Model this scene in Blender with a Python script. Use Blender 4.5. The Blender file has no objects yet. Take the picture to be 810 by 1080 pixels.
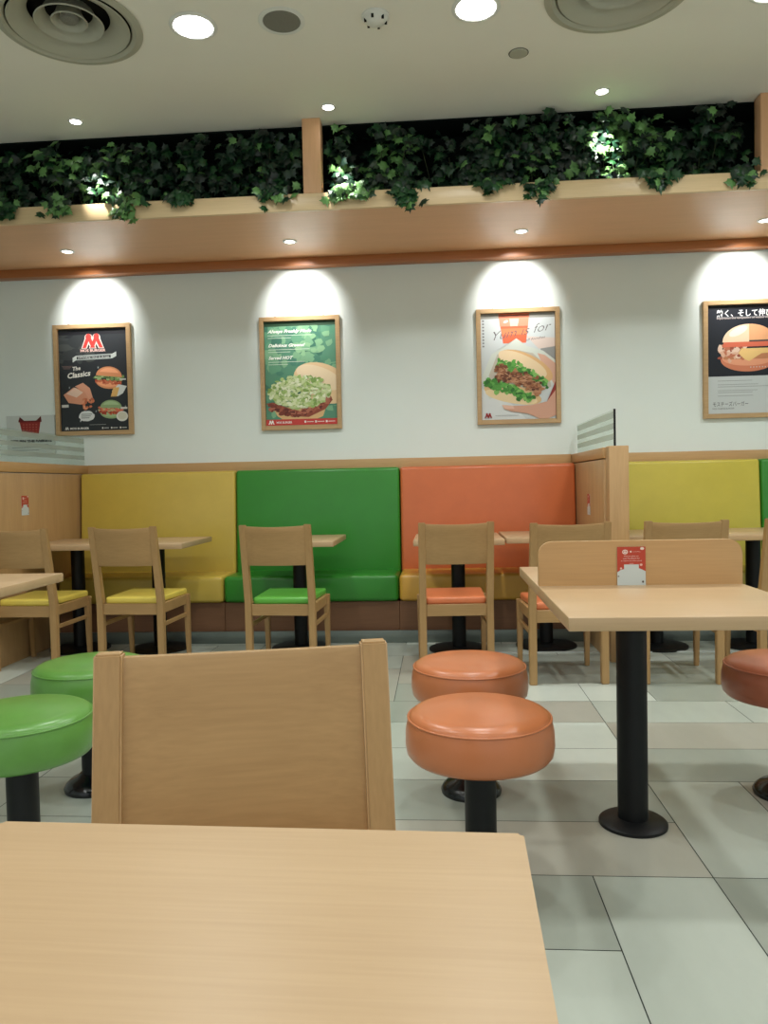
import bpy, bmesh, math, random
from mathutils import Vector, Matrix
C = bpy.context.scene.collection
PI = math.pi
random.seed(7)

# ------------------------------------------------------------------ materials
def srgb(r, g, b):
    f = lambda c: c/12.92 if c <= .04045 else ((c+.055)/1.055)**2.4
    return (f(r/255), f(g/255), f(b/255), 1)

MATS = {}
def mat(name, col, rough=.5, spec=.5, metal=0, noise=None, bump=0, emit=0, coat=0):
    """noise = (scale vector, amount): slow colour variation of the surface itself"""
    if name in MATS: return MATS[name]
    m = bpy.data.materials.new(name); m.use_nodes = True
    nt = m.node_tree; b = nt.nodes['Principled BSDF']
    b.inputs['Base Color'].default_value = col
    b.inputs['Roughness'].default_value = rough
    b.inputs['Specular IOR Level'].default_value = spec
    b.inputs['Metallic'].default_value = metal
    b.inputs['Coat Weight'].default_value = coat
    if emit:
        b.inputs['Emission Color'].default_value = col
        b.inputs['Emission Strength'].default_value = emit
    if noise or bump:
        tc = nt.nodes.new('ShaderNodeTexCoord'); mp = nt.nodes.new('ShaderNodeMapping')
        nt.links.new(tc.outputs['Object'], mp.inputs['Vector'])
        mp.inputs['Scale'].default_value = noise[0]
        nz = nt.nodes.new('ShaderNodeTexNoise'); nz.inputs['Scale'].default_value = 1
        nz.inputs['Detail'].default_value = 5; nz.inputs['Roughness'].default_value = .6
        nt.links.new(mp.outputs['Vector'], nz.inputs['Vector'])
        if noise[1]:
            rp = nt.nodes.new('ShaderNodeValToRGB')
            a = noise[1]
            rp.color_ramp.elements[0].position = .3; rp.color_ramp.elements[1].position = .7
            rp.color_ramp.elements[0].color = (*[c*(1-a) for c in col[:3]], 1)
            rp.color_ramp.elements[1].color = (*[min(1, c*(1+a)) for c in col[:3]], 1)
            nt.links.new(nz.outputs['Fac'], rp.inputs['Fac'])
            nt.links.new(rp.outputs['Color'], b.inputs['Base Color'])
        if bump:
            bp = nt.nodes.new('ShaderNodeBump'); bp.inputs['Strength'].default_value = bump
            bp.inputs['Distance'].default_value = .002
            nt.links.new(nz.outputs['Fac'], bp.inputs['Height'])
            nt.links.new(bp.outputs['Normal'], b.inputs['Normal'])
    MATS[name] = m
    return m

def wood(name, col, axis='x', rough=.42, amt=.10, fine=.5):
    """straight-grained veneer: two stretched noises and a faint pore streak"""
    if name in MATS: return MATS[name]
    m = bpy.data.materials.new(name); m.use_nodes = True
    nt = m.node_tree; b = nt.nodes['Principled BSDF']; L = nt.links.new
    tc = nt.nodes.new('ShaderNodeTexCoord')
    s1 = dict(x=(1.6, 14, 14), y=(14, 1.6, 14), z=(14, 14, 1.6))[axis]
    s2 = dict(x=(6, 160, 160), y=(160, 6, 160), z=(160, 160, 6))[axis]
    outs = []
    for s, d in ((s1, 4), (s2, 3)):
        mp = nt.nodes.new('ShaderNodeMapping'); mp.inputs['Scale'].default_value = s
        L(tc.outputs['Object'], mp.inputs['Vector'])
        nz = nt.nodes.new('ShaderNodeTexNoise'); nz.inputs['Scale'].default_value = 1
        nz.inputs['Detail'].default_value = d; nz.inputs['Distortion'].default_value = .3
        L(mp.outputs['Vector'], nz.inputs['Vector']); outs.append(nz.outputs['Fac'])
    mx = nt.nodes.new('ShaderNodeMix'); mx.data_type = 'FLOAT'
    mx.inputs[0].default_value = fine
    L(outs[0], mx.inputs[2]); L(outs[1], mx.inputs[3])
    rp = nt.nodes.new('ShaderNodeValToRGB')
    e = rp.color_ramp.elements
    e[0].position = .34; e[1].position = .66
    e[0].color = (col[0]*(1-amt), col[1]*(1-amt*1.25), col[2]*(1-amt*1.6), 1)
    e[1].color = (col[0]*(1+amt*.8), col[1]*(1+amt*.8), col[2]*(1+amt*.8), 1)
    L(mx.outputs[0], rp.inputs['Fac']); L(rp.outputs['Color'], b.inputs['Base Color'])
    b.inputs['Roughness'].default_value = rough
    b.inputs['Specular IOR Level'].default_value = .45
    MATS[name] = m
    return m

BEECH_T = srgb(186, 156, 120)      # table laminate
BEECH_C = srgb(170, 134, 88)      # chair wood
BEECH_P = srgb(180, 144, 100)      # partition veneer
M = dict(
    top=wood('table_laminate', BEECH_T, 'x', .36, .06),
    edge=wood('table_edge', srgb(196, 164, 122), 'x', .45, .07),
    chair_x=wood('chair_wood_x', BEECH_C, 'x', .42, .10),
    chair_z=wood('chair_wood_z', BEECH_C, 'z', .42, .10),
    chair_y=wood('chair_wood_y', BEECH_C, 'y', .42, .10),
    part_z=wood('partition_veneer', BEECH_P, 'z', .45, .12),
    part_x=wood('ledge_wood_x', srgb(190, 152, 104), 'x', .4, .08),
    part_y=wood('ledge_wood_y', srgb(186, 146, 96), 'y', .4, .08),
    base=wood('bench_base_wood', srgb(116, 80, 54), 'x', .5, .12),
    divider=wood('divider_wood', srgb(190, 150, 102), 'x', .4, .07),
    fascia=wood('planter_birch', srgb(222, 194, 152), 'x', .35, .07),
    post=wood('planter_post_wood', srgb(226, 176, 134), 'z', .4, .06),
    soffit=wood('soffit_wood', srgb(220, 172, 130), 'x', .38, .05),
    cornice=wood('cornice_wood', srgb(172, 108, 62), 'x', .4, .1),
    frame_x=wood('frame_wood', srgb(188, 156, 114), 'x', .4, .1),
    wall=mat('wall_paint', srgb(226, 234, 230), .75, .25, noise=((3, 3, 3), .012)),
    ceil=mat('ceiling_paint', srgb(238, 234, 224), .85, .2, noise=((2, 2, 2), .01)),
    black=mat('black_powder_coat', srgb(10, 11, 13), .45, .3),
    blackg=mat('black_gloss_base', srgb(9, 10, 16), .18, .5),
    dark=mat('dark_paint_and_recess_shade', srgb(14, 20, 18), .9, .1),  # shared dark colour; on the recess ceiling sheet it is painted shade
    steel=mat('skirting_metal', srgb(112, 120, 114), .35, .5, metal=.6, noise=((1, 8, 20), .1)),
    grout=mat('grout', srgb(60, 66, 62), .9, .1),
    white=mat('white_plastic', srgb(225, 225, 220), .45, .4),
    grey=mat('grille_grey', srgb(128, 126, 118), .7, .2, noise=((400, 400, 400), .3)),
    vent=mat('diffuser_metal', srgb(176, 174, 158), .5, .4),
    hole=mat('duct_dark', srgb(34, 34, 32), .9, .1),
    lamp=mat('downlight_glow', (1, 1, 1, 1), .5, emit=14),
    spot=mat('spot_glow', (1, .98, .92, 1), .5, emit=12),
    soffit_spot=mat('soffit_spot_glow', (1, .96, .88, 1), .5, emit=7),
)
def vinyl(n, c, dark=.05):
    return mat('vinyl_'+n, c, .3, .5, noise=((5, 5, 5), dark), bump=.15)
V = dict(
    yellow=vinyl('yellow', srgb(196, 168, 72)), green=vinyl('green', srgb(46, 128, 38)),
    orange=vinyl('orange', srgb(200, 104, 58)), olive=vinyl('olive_yellow', srgb(194, 178, 70)),
    mustard=vinyl('mustard', srgb(206, 156, 62)),
    chair_yellow=vinyl('chair_yellow', srgb(226, 202, 92)), chair_green=vinyl('chair_green', srgb(96, 172, 66)),
    chair_orange=vinyl('chair_orange', srgb(214, 122, 78)),
    stool_green=vinyl('stool_green', srgb(92, 142, 62), .12), stool_orange=vinyl('stool_orange', srgb(188, 112, 70), .06),
    stool_brown=vinyl('stool_brown', srgb(168, 96, 70), .08),
)

# ------------------------------------------------------------------ mesh helpers
def link(name, bm, mats, parent=None, smooth=False, loc=None):
    me = bpy.data.meshes.new(name)
    bmesh.ops.recalc_face_normals(bm, faces=bm.faces)
    bm.to_mesh(me); bm.free()
    for m in (mats if isinstance(mats, (list, tuple)) else [mats]): me.materials.append(m)
    if smooth:
        for p in me.polygons: p.use_smooth = True
    o = bpy.data.objects.new(name, me); C.objects.link(o)
    if parent: o.parent = parent
    if loc: o.location = loc
    return o

def autosmooth(o, ang=.6):
    me = o.data
    for p in me.polygons: p.use_smooth = True
    bm = bmesh.new(); bm.from_mesh(me)
    for e in bm.edges:
        if len(e.link_faces) == 2 and e.calc_face_angle(0) > ang: e.smooth = False
    bm.to_mesh(me); bm.free()
    return o

def box(bm, x0, x1, y0, y1, z0, z1, bev=0, seg=2, mi=0):
    r = bmesh.ops.create_cube(bm, size=1)
    for v in r['verts']:
        v.co = Vector(((x0+x1)/2+v.co.x*(x1-x0), (y0+y1)/2+v.co.y*(y1-y0), (z0+z1)/2+v.co.z*(z1-z0)))
    fs = {f for v in r['verts'] for f in v.link_faces}
    for f in fs: f.material_index = mi
    if bev:
        es = list({e for v in r['verts'] for e in v.link_edges})
        rr = bmesh.ops.bevel(bm, geom=es, offset=bev, segments=seg, affect='EDGES', profile=.5)
        for f in rr['faces']: f.material_index = mi

def boxo(name, x0, x1, y0, y1, z0, z1, m, parent=None, bev=0, seg=2, smooth=False):
    bm = bmesh.new(); box(bm, x0, x1, y0, y1, z0, z1, bev, seg)
    o = link(name, bm, m, parent)
    if smooth or bev: autosmooth(o, .7)
    return o

def prism(bm, pts, axis, a, b, mi=0):
    """pts: 2D outline in the other two axes (in xyz order), extruded along axis from a to b"""
    def P(p, t):
        if axis == 'x': return (t, p[0], p[1])
        if axis == 'y': return (p[0], t, p[1])
        return (p[0], p[1], t)
    va = [bm.verts.new(P(p, a)) for p in pts]; vb = [bm.verts.new(P(p, b)) for p in pts]
    n = len(pts); fs = [bm.faces.new(va), bm.faces.new(vb[::-1])]
    for i in range(n): fs.append(bm.faces.new((va[i], vb[i], vb[(i+1) % n], va[(i+1) % n])))
    for f in fs: f.material_index = mi
    return fs

def lathe(bm, prof, n=48, cx=0, cy=0, mi=0):
    """prof: list of (r, z); r = 0 ends close with a fan"""
    rings = []
    for r, z in prof:
        if r < 1e-6: rings.append([bm.verts.new((cx, cy, z))])
        else: rings.append([bm.verts.new((cx+r*math.cos(2*PI*i/n), cy+r*math.sin(2*PI*i/n), z)) for i in range(n)])
    for a, b in zip(rings, rings[1:]):
        for i in range(n):
            j = (i+1) % n
            vs = [a[i % len(a)], a[j % len(a)], b[j % len(b)], b[i % len(b)]]
            u = []
            for v in vs:
                if v not in u: u.append(v)
            if len(u) > 2: bm.faces.new(u).material_index = mi

def latheo(name, prof, m, parent=None, n=48, cx=0, cy=0, ang=.6):
    bm = bmesh.new(); lathe(bm, prof, n, cx, cy)
    return autosmooth(link(name, bm, m, parent), ang)

def thing(name, label, cat, loc=(0, 0, 0), rz=0, group=None):
    o = bpy.data.objects.new(name, None); C.objects.link(o)
    o.empty_display_size = .1
    o.location = loc; o.rotation_euler = (0, 0, rz)
    return tag(o, label, cat, group)
def tag(o, label, cat, group=None):
    o['label'] = label; o['category'] = cat
    if group: o['group'] = group
    return o
def struct(o):
    o['kind'] = 'structure'; return o
def dup(root, loc, rz, label, group=None, swap=None):
    """copy of a thing and its parts; swap = {part name: material} gives a part another colour"""
    r = root.copy(); C.objects.link(r); r.location = loc; r.rotation_euler = (0, 0, rz); r['label'] = label
    if group: r['group'] = group
    for ch in list(root.children):
        c = ch.copy(); C.objects.link(c); c.parent = r
        k = ch.name.split('.')[0]
        if swap and k in swap:
            c.data = ch.data.copy(); c.data.materials[0] = swap[k]
        for g in ch.children:
            d = g.copy(); C.objects.link(d); d.parent = c
    return r

# ------------------------------------------------------------------ room shell
WALL_Y, CEIL, XL, XR, YB = 5.95, 3.43, -4.6, 4.6, -3.2
struct(boxo('wall_back', XL-.1, XR+.1, WALL_Y, WALL_Y+.12, -.05, CEIL+.3, M['wall']))
struct(boxo('wall_left', XL-.1, XL, YB, WALL_Y, -.05, CEIL+.3, M['wall']))
struct(boxo('wall_right', XR, XR+.1, YB, WALL_Y, -.05, CEIL+.3, M['wall']))

# ceiling with round openings for the two air diffusers
DIFF = [(-1.80, 3.79), (.90, 3.79)]
bm = bmesh.new()
cor = [bm.verts.new((x, y, CEIL)) for x, y in ((XL, YB), (XR, YB), (XR, WALL_Y), (XL, WALL_Y))]
es = [bm.edges.new((cor[i], cor[(i+1) % 4])) for i in range(4)]
for cx, cy in DIFF:
    vs = [bm.verts.new((cx+.325*math.cos(2*PI*i/48), cy+.325*math.sin(2*PI*i/48), CEIL)) for i in range(48)]
    es += [bm.edges.new((vs[i], vs[(i+1) % 48])) for i in range(48)]
bmesh.ops.triangle_fill(bm, use_beauty=True, use_dissolve=False, edges=es)
struct(link('ceiling', bm, M['ceil']))

# floor: tiles of one, two or one-by-two modules in printed stone tints, over grout
TINT = [mat('tile_a', srgb(176, 182, 172), .26, .5, noise=((5, 2, 2), .05)),
        mat('tile_b', srgb(156, 162, 152), .28, .5, noise=((6, 2, 2), .07)),
        mat('tile_c', srgb(170, 168, 156), .28, .5, noise=((6, 2, 2), .06)),
        mat('tile_d', srgb(200, 206, 196), .26, .5, noise=((5, 3, 2), .04)),
        mat('tile_e', srgb(136, 142, 132), .34, .5, noise=((8, 2, 2), .1))]
TW, TD, TX, TY = .327, .343, .734, 2.126
bm = bmesh.new()
def quad(bm, x0, x1, y0, y1, z, mi):
    f = bm.faces.new([bm.verts.new(p) for p in ((x0, y0, z), (x1, y0, z), (x1, y1, z), (x0, y1, z))])
    f.material_index = mi
occ = set()
def tile(i, j, w, d, t):
    g = .0016
    quad(bm, TX+i*TW+g, TX+(i+w)*TW-g, TY+j*TD+g, TY+(j+d)*TD-g, 0, t)
    for a in range(i, i+w):
        for b in range(j, j+d): occ.add((a, b))
quad(bm, XL-.5, XR+.5, YB-.5, WALL_Y+.05, -.0025, 5)
for t in [(-1, -2, 1, 2, 0), (-3, -1, 2, 1, 1), (-3, -2, 2, 1, 0), (0, 0, 1, 2, 0), (0, -2, 2, 2, 1), (-3, 0, 3, 1, 2), (-3, 1, 3, 1, 1),
          (-2, 2, 2, 1, 3), (-4, 2, 2, 1, 0), (0, 2, 2, 1, 1), (2, 2, 2, 1, 2), (-2, 3, 2, 1, 3), (0, 3, 3, 1, 2), (-2, 4, 2, 1, 2), (-1, 5, 1, 1, 3), (-3, 5, 2, 1, 1), (0, 5, 1, 1, 3), (1, 5, 2, 1, 1),
          (1, 0, 2, 1, 1), (1, 1, 2, 1, 2), (0, 4, 2, 1, 0), (-4, 3, 2, 1, 0), (-4, 4, 2, 1, 1), (-6, 2, 2, 1, 1), (-6, 3, 2, 1, 3), (-6, 4, 1, 2, 1), (-7, 1, 2, 1, 1), (-5, 1, 2, 1, 0)]:
    tile(*t)
rt = random.Random(11)
for j in range(-16, 12):
    for i in range(-17, 13):
        if (i, j) in occ: continue
        w, d = rt.choice([(2, 1), (2, 1), (1, 1), (1, 2), (2, 2)])
        while w > 1 and any((a, b) in occ for a in range(i, i+w) for b in range(j, j+d)): w -= 1
        while d > 1 and any((a, b) in occ for a in range(i, i+w) for b in range(j, j+d)): d -= 1
        tile(i, j, w, d, rt.choice([0, 0, 1, 1, 2, 3, 1]))
struct(link('floor', bm, TINT+[M['grout']]))

# wooden ledge along the back wall above the backrests, in two runs beside the partition, and skirting under the benches
struct(boxo('trim_1', -2.76, 1.00, 5.86, WALL_Y, 1.20, 1.302, M['part_x'], bev=.003))
struct(boxo('trim_2', 1.13, XR, 5.86, WALL_Y, 1.20, 1.302, M['part_x'], bev=.003))
struct(boxo('baseboard_back', -2.76, 1.00, 5.28, 5.30, 0, .085, M['steel'], bev=.002))
struct(boxo('baseboard_right', 1.13, XR, 5.28, 5.30, 0, .085, M['steel'], bev=.002))
struct(boxo('trim_3', .34, 1.00, 4.935, 4.955, 0, .006, mat('floor_strip_alu', srgb(220, 224, 220), .25, .5, metal=.5), bev=.001))
struct(boxo('trim_4', 1.15, 2.6, 4.935, 4.955, 0, .006, MATS['floor_strip_alu'], bev=.001))

# ------------------------------------------------------------------ planter shelf under the ceiling
pl = thing('planter_shelf', 'long pale wooden planter shelf hung under the ceiling along the back wall', 'shelf', (0, 0, 0))
boxo('fascia', XL, XR, 4.88, 4.905, 2.853, 2.960, M['fascia'], pl, bev=.002)
boxo('soffit_panel', XL, XR, 4.905, 5.90, 2.853, 2.868, M['soffit'], pl)
boxo('cornice', XL, XR, 5.86, 5.949, 2.79, 2.853, M['cornice'], pl, bev=.003)
for x in (-3.62, -.765, 2.05):
    boxo('support_post', x-.058, x+.058, 4.882, 4.98, 2.961, CEIL-.001, M['post'], pl, bev=.003)
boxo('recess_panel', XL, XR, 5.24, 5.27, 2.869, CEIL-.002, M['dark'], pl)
boxo('planter_bed', XL, XR, 4.906, 5.238, 2.869, 2.90, M['dark'], pl)
boxo('recess_top_shade', XL, XR, 4.99, 5.238, CEIL-.012, CEIL-.002, M['dark'], pl)  # added dark sheet, its colour stands in for shade on the recess ceiling

# ------------------------------------------------------------------ ivy
LEAF = [mat('ivy_dark', srgb(18, 46, 30), .38, .5, noise=((30, 30, 30), .3)),
        mat('ivy_mid', srgb(30, 70, 36), .36, .5, noise=((30, 30, 30), .3)),
        mat('ivy_pale_and_lit', srgb(96, 140, 78), .36, .5, noise=((30, 30, 30), .25)),
        mat('ivy_deep', srgb(12, 30, 22), .4, .5, noise=((30, 30, 30), .3))]
STEM = mat('ivy_stem', srgb(60, 70, 40), .7)
OUT = [(0, -.42), (.30, -.50), (.42, -.18), (.78, -.10), (.46, .16), (.40, .46), (.16, .42), (0, .95),
       (-.16, .42), (-.40, .46), (-.46, .16), (-.78, -.10), (-.42, -.18), (-.30, -.50)]
def leaf(bm, c, size, nrm, rnd, mi):
    n = nrm.normalized(); t = n.cross(Vector((0, 0, 1)))
    if t.length < .1: t = Vector((1, 0, 0))
    t.normalize(); b = n.cross(t)           # b points down-ish: the tip hangs
    if b.z > 0: b = -b
    a = rnd.uniform(-.9, .9); t2 = t*math.cos(a)+b*math.sin(a); b2 = b*math.cos(a)-t*math.sin(a)
    ce = bm.verts.new(c + n*size*.10)
    vs = []
    for u, v in OUT:
        vs.append(bm.verts.new(c + t2*u*size + b2*v*size - n*size*(.28*abs(u)+.10*v*v)))
    for i in range(len(vs)):
        f = bm.faces.new((ce, vs[i], vs[(i+1) % len(vs)])); f.material_index = mi
def ivy(x0, x1, label, seed, lo=.0, ztop=3.40, dens=1.0, sprays=(), pale=.06):  # pale: share of light leaves, raised so spotlit plants carry the glow in colour
    """one ivy plant filling the planter from x0 to x1; sprays = (x, length) shoots that hang over the fascia"""
    rnd = random.Random(seed); cx = (x0+x1)/2
    root = thing('ivy_plant', label, 'plant', (cx, 5.05, 2.901), 0, 'ivy plants in the planter shelf')
    fol = bmesh.new(); st = bmesh.new()
    def tube(a, b, r=.0035):
        d = (b-a); 
        if d.length < .01: return
        q = d.to_track_quat('Z', 'Y').to_matrix().to_4x4(); q.translation = a
        rr = bmesh.ops.create_cone(st, segments=5, radius1=r, radius2=r*.7, depth=d.length, matrix=q @ Matrix.Translation((0, 0, d.length/2)))
    w = (x1-x0)/2
    for k in range(int(26*dens)):                       # clumps of leaves on short shoots
        px = rnd.uniform(-w, w)
        top = (ztop-2.90)*(1-.22*abs(px/w)**2)
        pz = rnd.uniform(.02, top); py = rnd.uniform(-.10, .12)
        a = Vector((px*.6, .10, -.01)); b = Vector((px, py, pz)); tube(a, b)
        for q in range(int(17*dens)):
            p = b + Vector((rnd.gauss(0, .055), rnd.gauss(-.01, .04), rnd.gauss(0, .055)))
            p.z = max(p.z, .03); p.y = max(p.y, -.13) if p.z < .10 else max(p.y, -.165)
            p.x = max(-w-.06, min(w+.06, p.x))
            if abs(p.x+cx+.765) < .09 and p.y < .0: p.x += .13*(1 if p.x+cx > -.765 else -1)
            p.z = min(p.z, .49); p.y = min(p.y, .16)
            n = Vector((rnd.gauss(0, .55), -1, rnd.gauss(.45, .5)))
            mi = 2 if rnd.random() < pale else rnd.choice([0, 0, 1, 3])
            leaf(fol, p, rnd.uniform(.040, .062), n, rnd, mi)
    for sx, ln in sprays:                               # shoots over the edge, in front of the fascia
        a = Vector((sx-cx, .0, .02)); b = Vector((sx-cx, -.175, .085)); c = Vector((sx-cx+rnd.uniform(-.03, .03), -.20, .07-ln))
        tube(a, b); tube(b, c)
        for q in range(int(22+ln*150)):
            t = rnd.random()
            p = b.lerp(c, t) + Vector((rnd.gauss(0, .05*(1.15-t*.5)), rnd.uniform(-.03, .012), rnd.gauss(0, .02)))
            n = Vector((rnd.gauss(0, .5), -1, rnd.gauss(.5, .4)))
            mi = 2 if rnd.random() < pale*2 else rnd.choice([0, 1, 1])
            leaf(fol, p, rnd.uniform(.040, .062), n, rnd, mi)
    link('foliage', fol, LEAF, root, smooth=True)
    link('stem', st, STEM, root)
ivy(-3.50, -2.62, 'dark green ivy plant at the left end of the planter with a hanging shoot', 1, sprays=[(-2.78, .08), (-3.2, .06)])
ivy(-2.60, -2.02, 'spotlit ivy plant above the burger chalkboard poster with a pale lit shoot over the fascia', 2, sprays=[(-2.42, .07), (-1.97, .13)], pale=.35)
ivy(-2.00, -1.40, 'dim green ivy plant between the spotlit plant and the one against the middle post', 3, sprays=[(-1.62, .05)])
ivy(-1.38, -.84, 'bushy green ivy plant touching the left side of the middle wooden post', 4, dens=1.15, sprays=[(-1.02, .04)])
ivy(-.69, -.12, 'brightly spotlit ivy plant right beside the middle wooden post, pale tuft over the fascia', 5, sprays=[(-.58, .06), (-.46, .06)], pale=.3)
ivy(-.10, .48, 'dark ivy plant beside the bright tuft, with two leafy tails hanging over the fascia', 6, sprays=[(-.17, .13), (.36, .05)])
ivy(.50, 1.02, 'tall ivy plant above the drink and burger poster with a wide lit crown', 7, dens=1.15, ztop=3.4, sprays=[(.66, .10)], pale=.12)
ivy(.96, 1.42, 'ivy plant with glaring pale leaves directly under the right ceiling spot', 8, sprays=[], pale=.5)
ivy(1.44, 1.92, 'dark ivy plant leaning on the right wooden post, leafy shoot at its foot', 9, sprays=[(1.38, .07), (1.90, .08)])
ivy(2.16, 2.75, 'dark ivy plant beyond the right wooden post', 10, sprays=[(2.4, .05)])

# ------------------------------------------------------------------ banquette bench units
def bench(x0, x1, back, seat, label, sx0=None, sx1=None):
    w = x1-x0; cx = (x0+x1)/2
    r = thing('banquette_bench', label, 'bench', (cx, 5.3, 0), 0, 'upholstered bench units along the back wall')
    h = w/2-.003
    bm = bmesh.new()                                    # backrest: slightly raked padded slab
    box(bm, -h, h, .36, .555, .44, 1.232, .022, 4)
    for v in bm.verts:
        t = (v.co.z-.44)/.79
        v.co.y += .05*t if v.co.y < .45 else 0
    autosmooth(link('backrest', bm, back, r), .9)
    bm = bmesh.new(); box(bm, -h, h, .0, .44, .285, .472, .028, 4)
    for v in bm.verts:
        if v.co.z > .45: v.co.z += .012*math.cos(max(-1, min(1, v.co.x/h))*PI/2)
    autosmooth(link('seat', bm, seat, r), .9)
    bm = bmesh.new(); box(bm, -w/2+.001, w/2-.001, .03, .55, .0, .284, .002, 1)
    link('base_panel', bm, M['base'], r)
    return r
bench(-2.755, -1.537, V['yellow'], V['yellow'], 'yellow vinyl bench unit with tall backrest beside the left wooden partition')
bench(-1.537, -.29, V['green'], V['green'], 'green vinyl bench unit with tall backrest between the yellow and orange ones')
bench(-.29, 1.005, V['orange'], V['mustard'], 'bench unit with orange backrest and mustard seat')
bench(1.125, 2.318, V['olive'], V['olive'], 'olive yellow bench unit just right of the wooden partition post')
bench(2.318, 3.52, V['green'], V['green'], 'green bench unit at the right edge of the photo beyond the olive yellow one')

# ------------------------------------------------------------------ side partitions with striped screen
ACR = bpy.data.materials.new('clear_acrylic'); ACR.use_nodes = True
nt = ACR.node_tree; nt.nodes.clear()
o_ = nt.nodes.new('ShaderNodeOutputMaterial'); mx = nt.nodes.new('ShaderNodeMixShader')
tr = nt.nodes.new('ShaderNodeBsdfTransparent'); tr.inputs[0].default_value = (.93, .96, .94, 1)
gl = nt.nodes.new('ShaderNodeBsdfGlossy'); gl.inputs['Roughness'].default_value = .05
mx.inputs[0].default_value = .05
nt.links.new(tr.outputs[0], mx.inputs[1]); nt.links.new(gl.outputs[0], mx.inputs[2]); nt.links.new(mx.outputs[0], o_.inputs[0])
FRO = bpy.data.materials.new('frosted_band'); FRO.use_nodes = True
nt = FRO.node_tree; nt.nodes.clear()
o_ = nt.nodes.new('ShaderNodeOutputMaterial'); mx = nt.nodes.new('ShaderNodeMixShader'); mx.inputs[0].default_value = .46
tr = nt.nodes.new('ShaderNodeBsdfTransparent'); df = nt.nodes.new('ShaderNodeMixShader'); d1 = nt.nodes.new('ShaderNodeBsdfDiffuse'); d2 = nt.nodes.new('ShaderNodeBsdfTranslucent')
d1.inputs[0].default_value = d2.inputs[0].default_value = srgb(205, 212, 204)
nt.links.new(d1.outputs[0], df.inputs[1]); nt.links.new(d2.outputs[0], df.inputs[2])
nt.links.new(tr.outputs[0], mx.inputs[1]); nt.links.new(df.outputs[0], mx.inputs[2]); nt.links.new(mx.outputs[0], o_.inputs[0])

def partition(xa, xb, yf, label, face):
    """panel from the wall to the post, cap rail, end post, and a clear screen with frosted bands standing on the cap"""
    r = thing('booth_partition', label, 'partition', ((xa+xb)/2, yf, 0)); r['kind'] = 'thing'
    h = (xb-xa)/2; D = WALL_Y-yf-.001
    boxo('panel', -h, h, .10, D, 0, 1.228, M['part_z'], r, bev=.002)
    boxo('cap_rail', -h-.004, h+.004, .10, D, 1.234, 1.30, M['part_y'], r, bev=.003)
    boxo('post', -h+.012, h+.018, 0, .10, 0, 1.304, M['part_z'], r, bev=.004)
    s = boxo('screen', -.004, .004, .04, D-.03, 1.305, 1.525, ACR, r)
    for z0, z1 in ((1.348, 1.380), (1.411, 1.443), (1.476, 1.514)):
        boxo('frosted_band', -.0052, .0052, .045, D-.035, z0, z1, FRO, s)
    boxo('screen_edge', -.006, .006, .034, .041, 1.305, 1.527, M['black'], s)
    return r
partition(-2.87, -2.76, 4.30, 'wooden partition with striped clear screen at the left end of the yellow bench', 1)
partition(1.005, 1.115, 4.66, 'wooden partition and post with striped clear screen between the orange and olive benches', -1)

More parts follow.
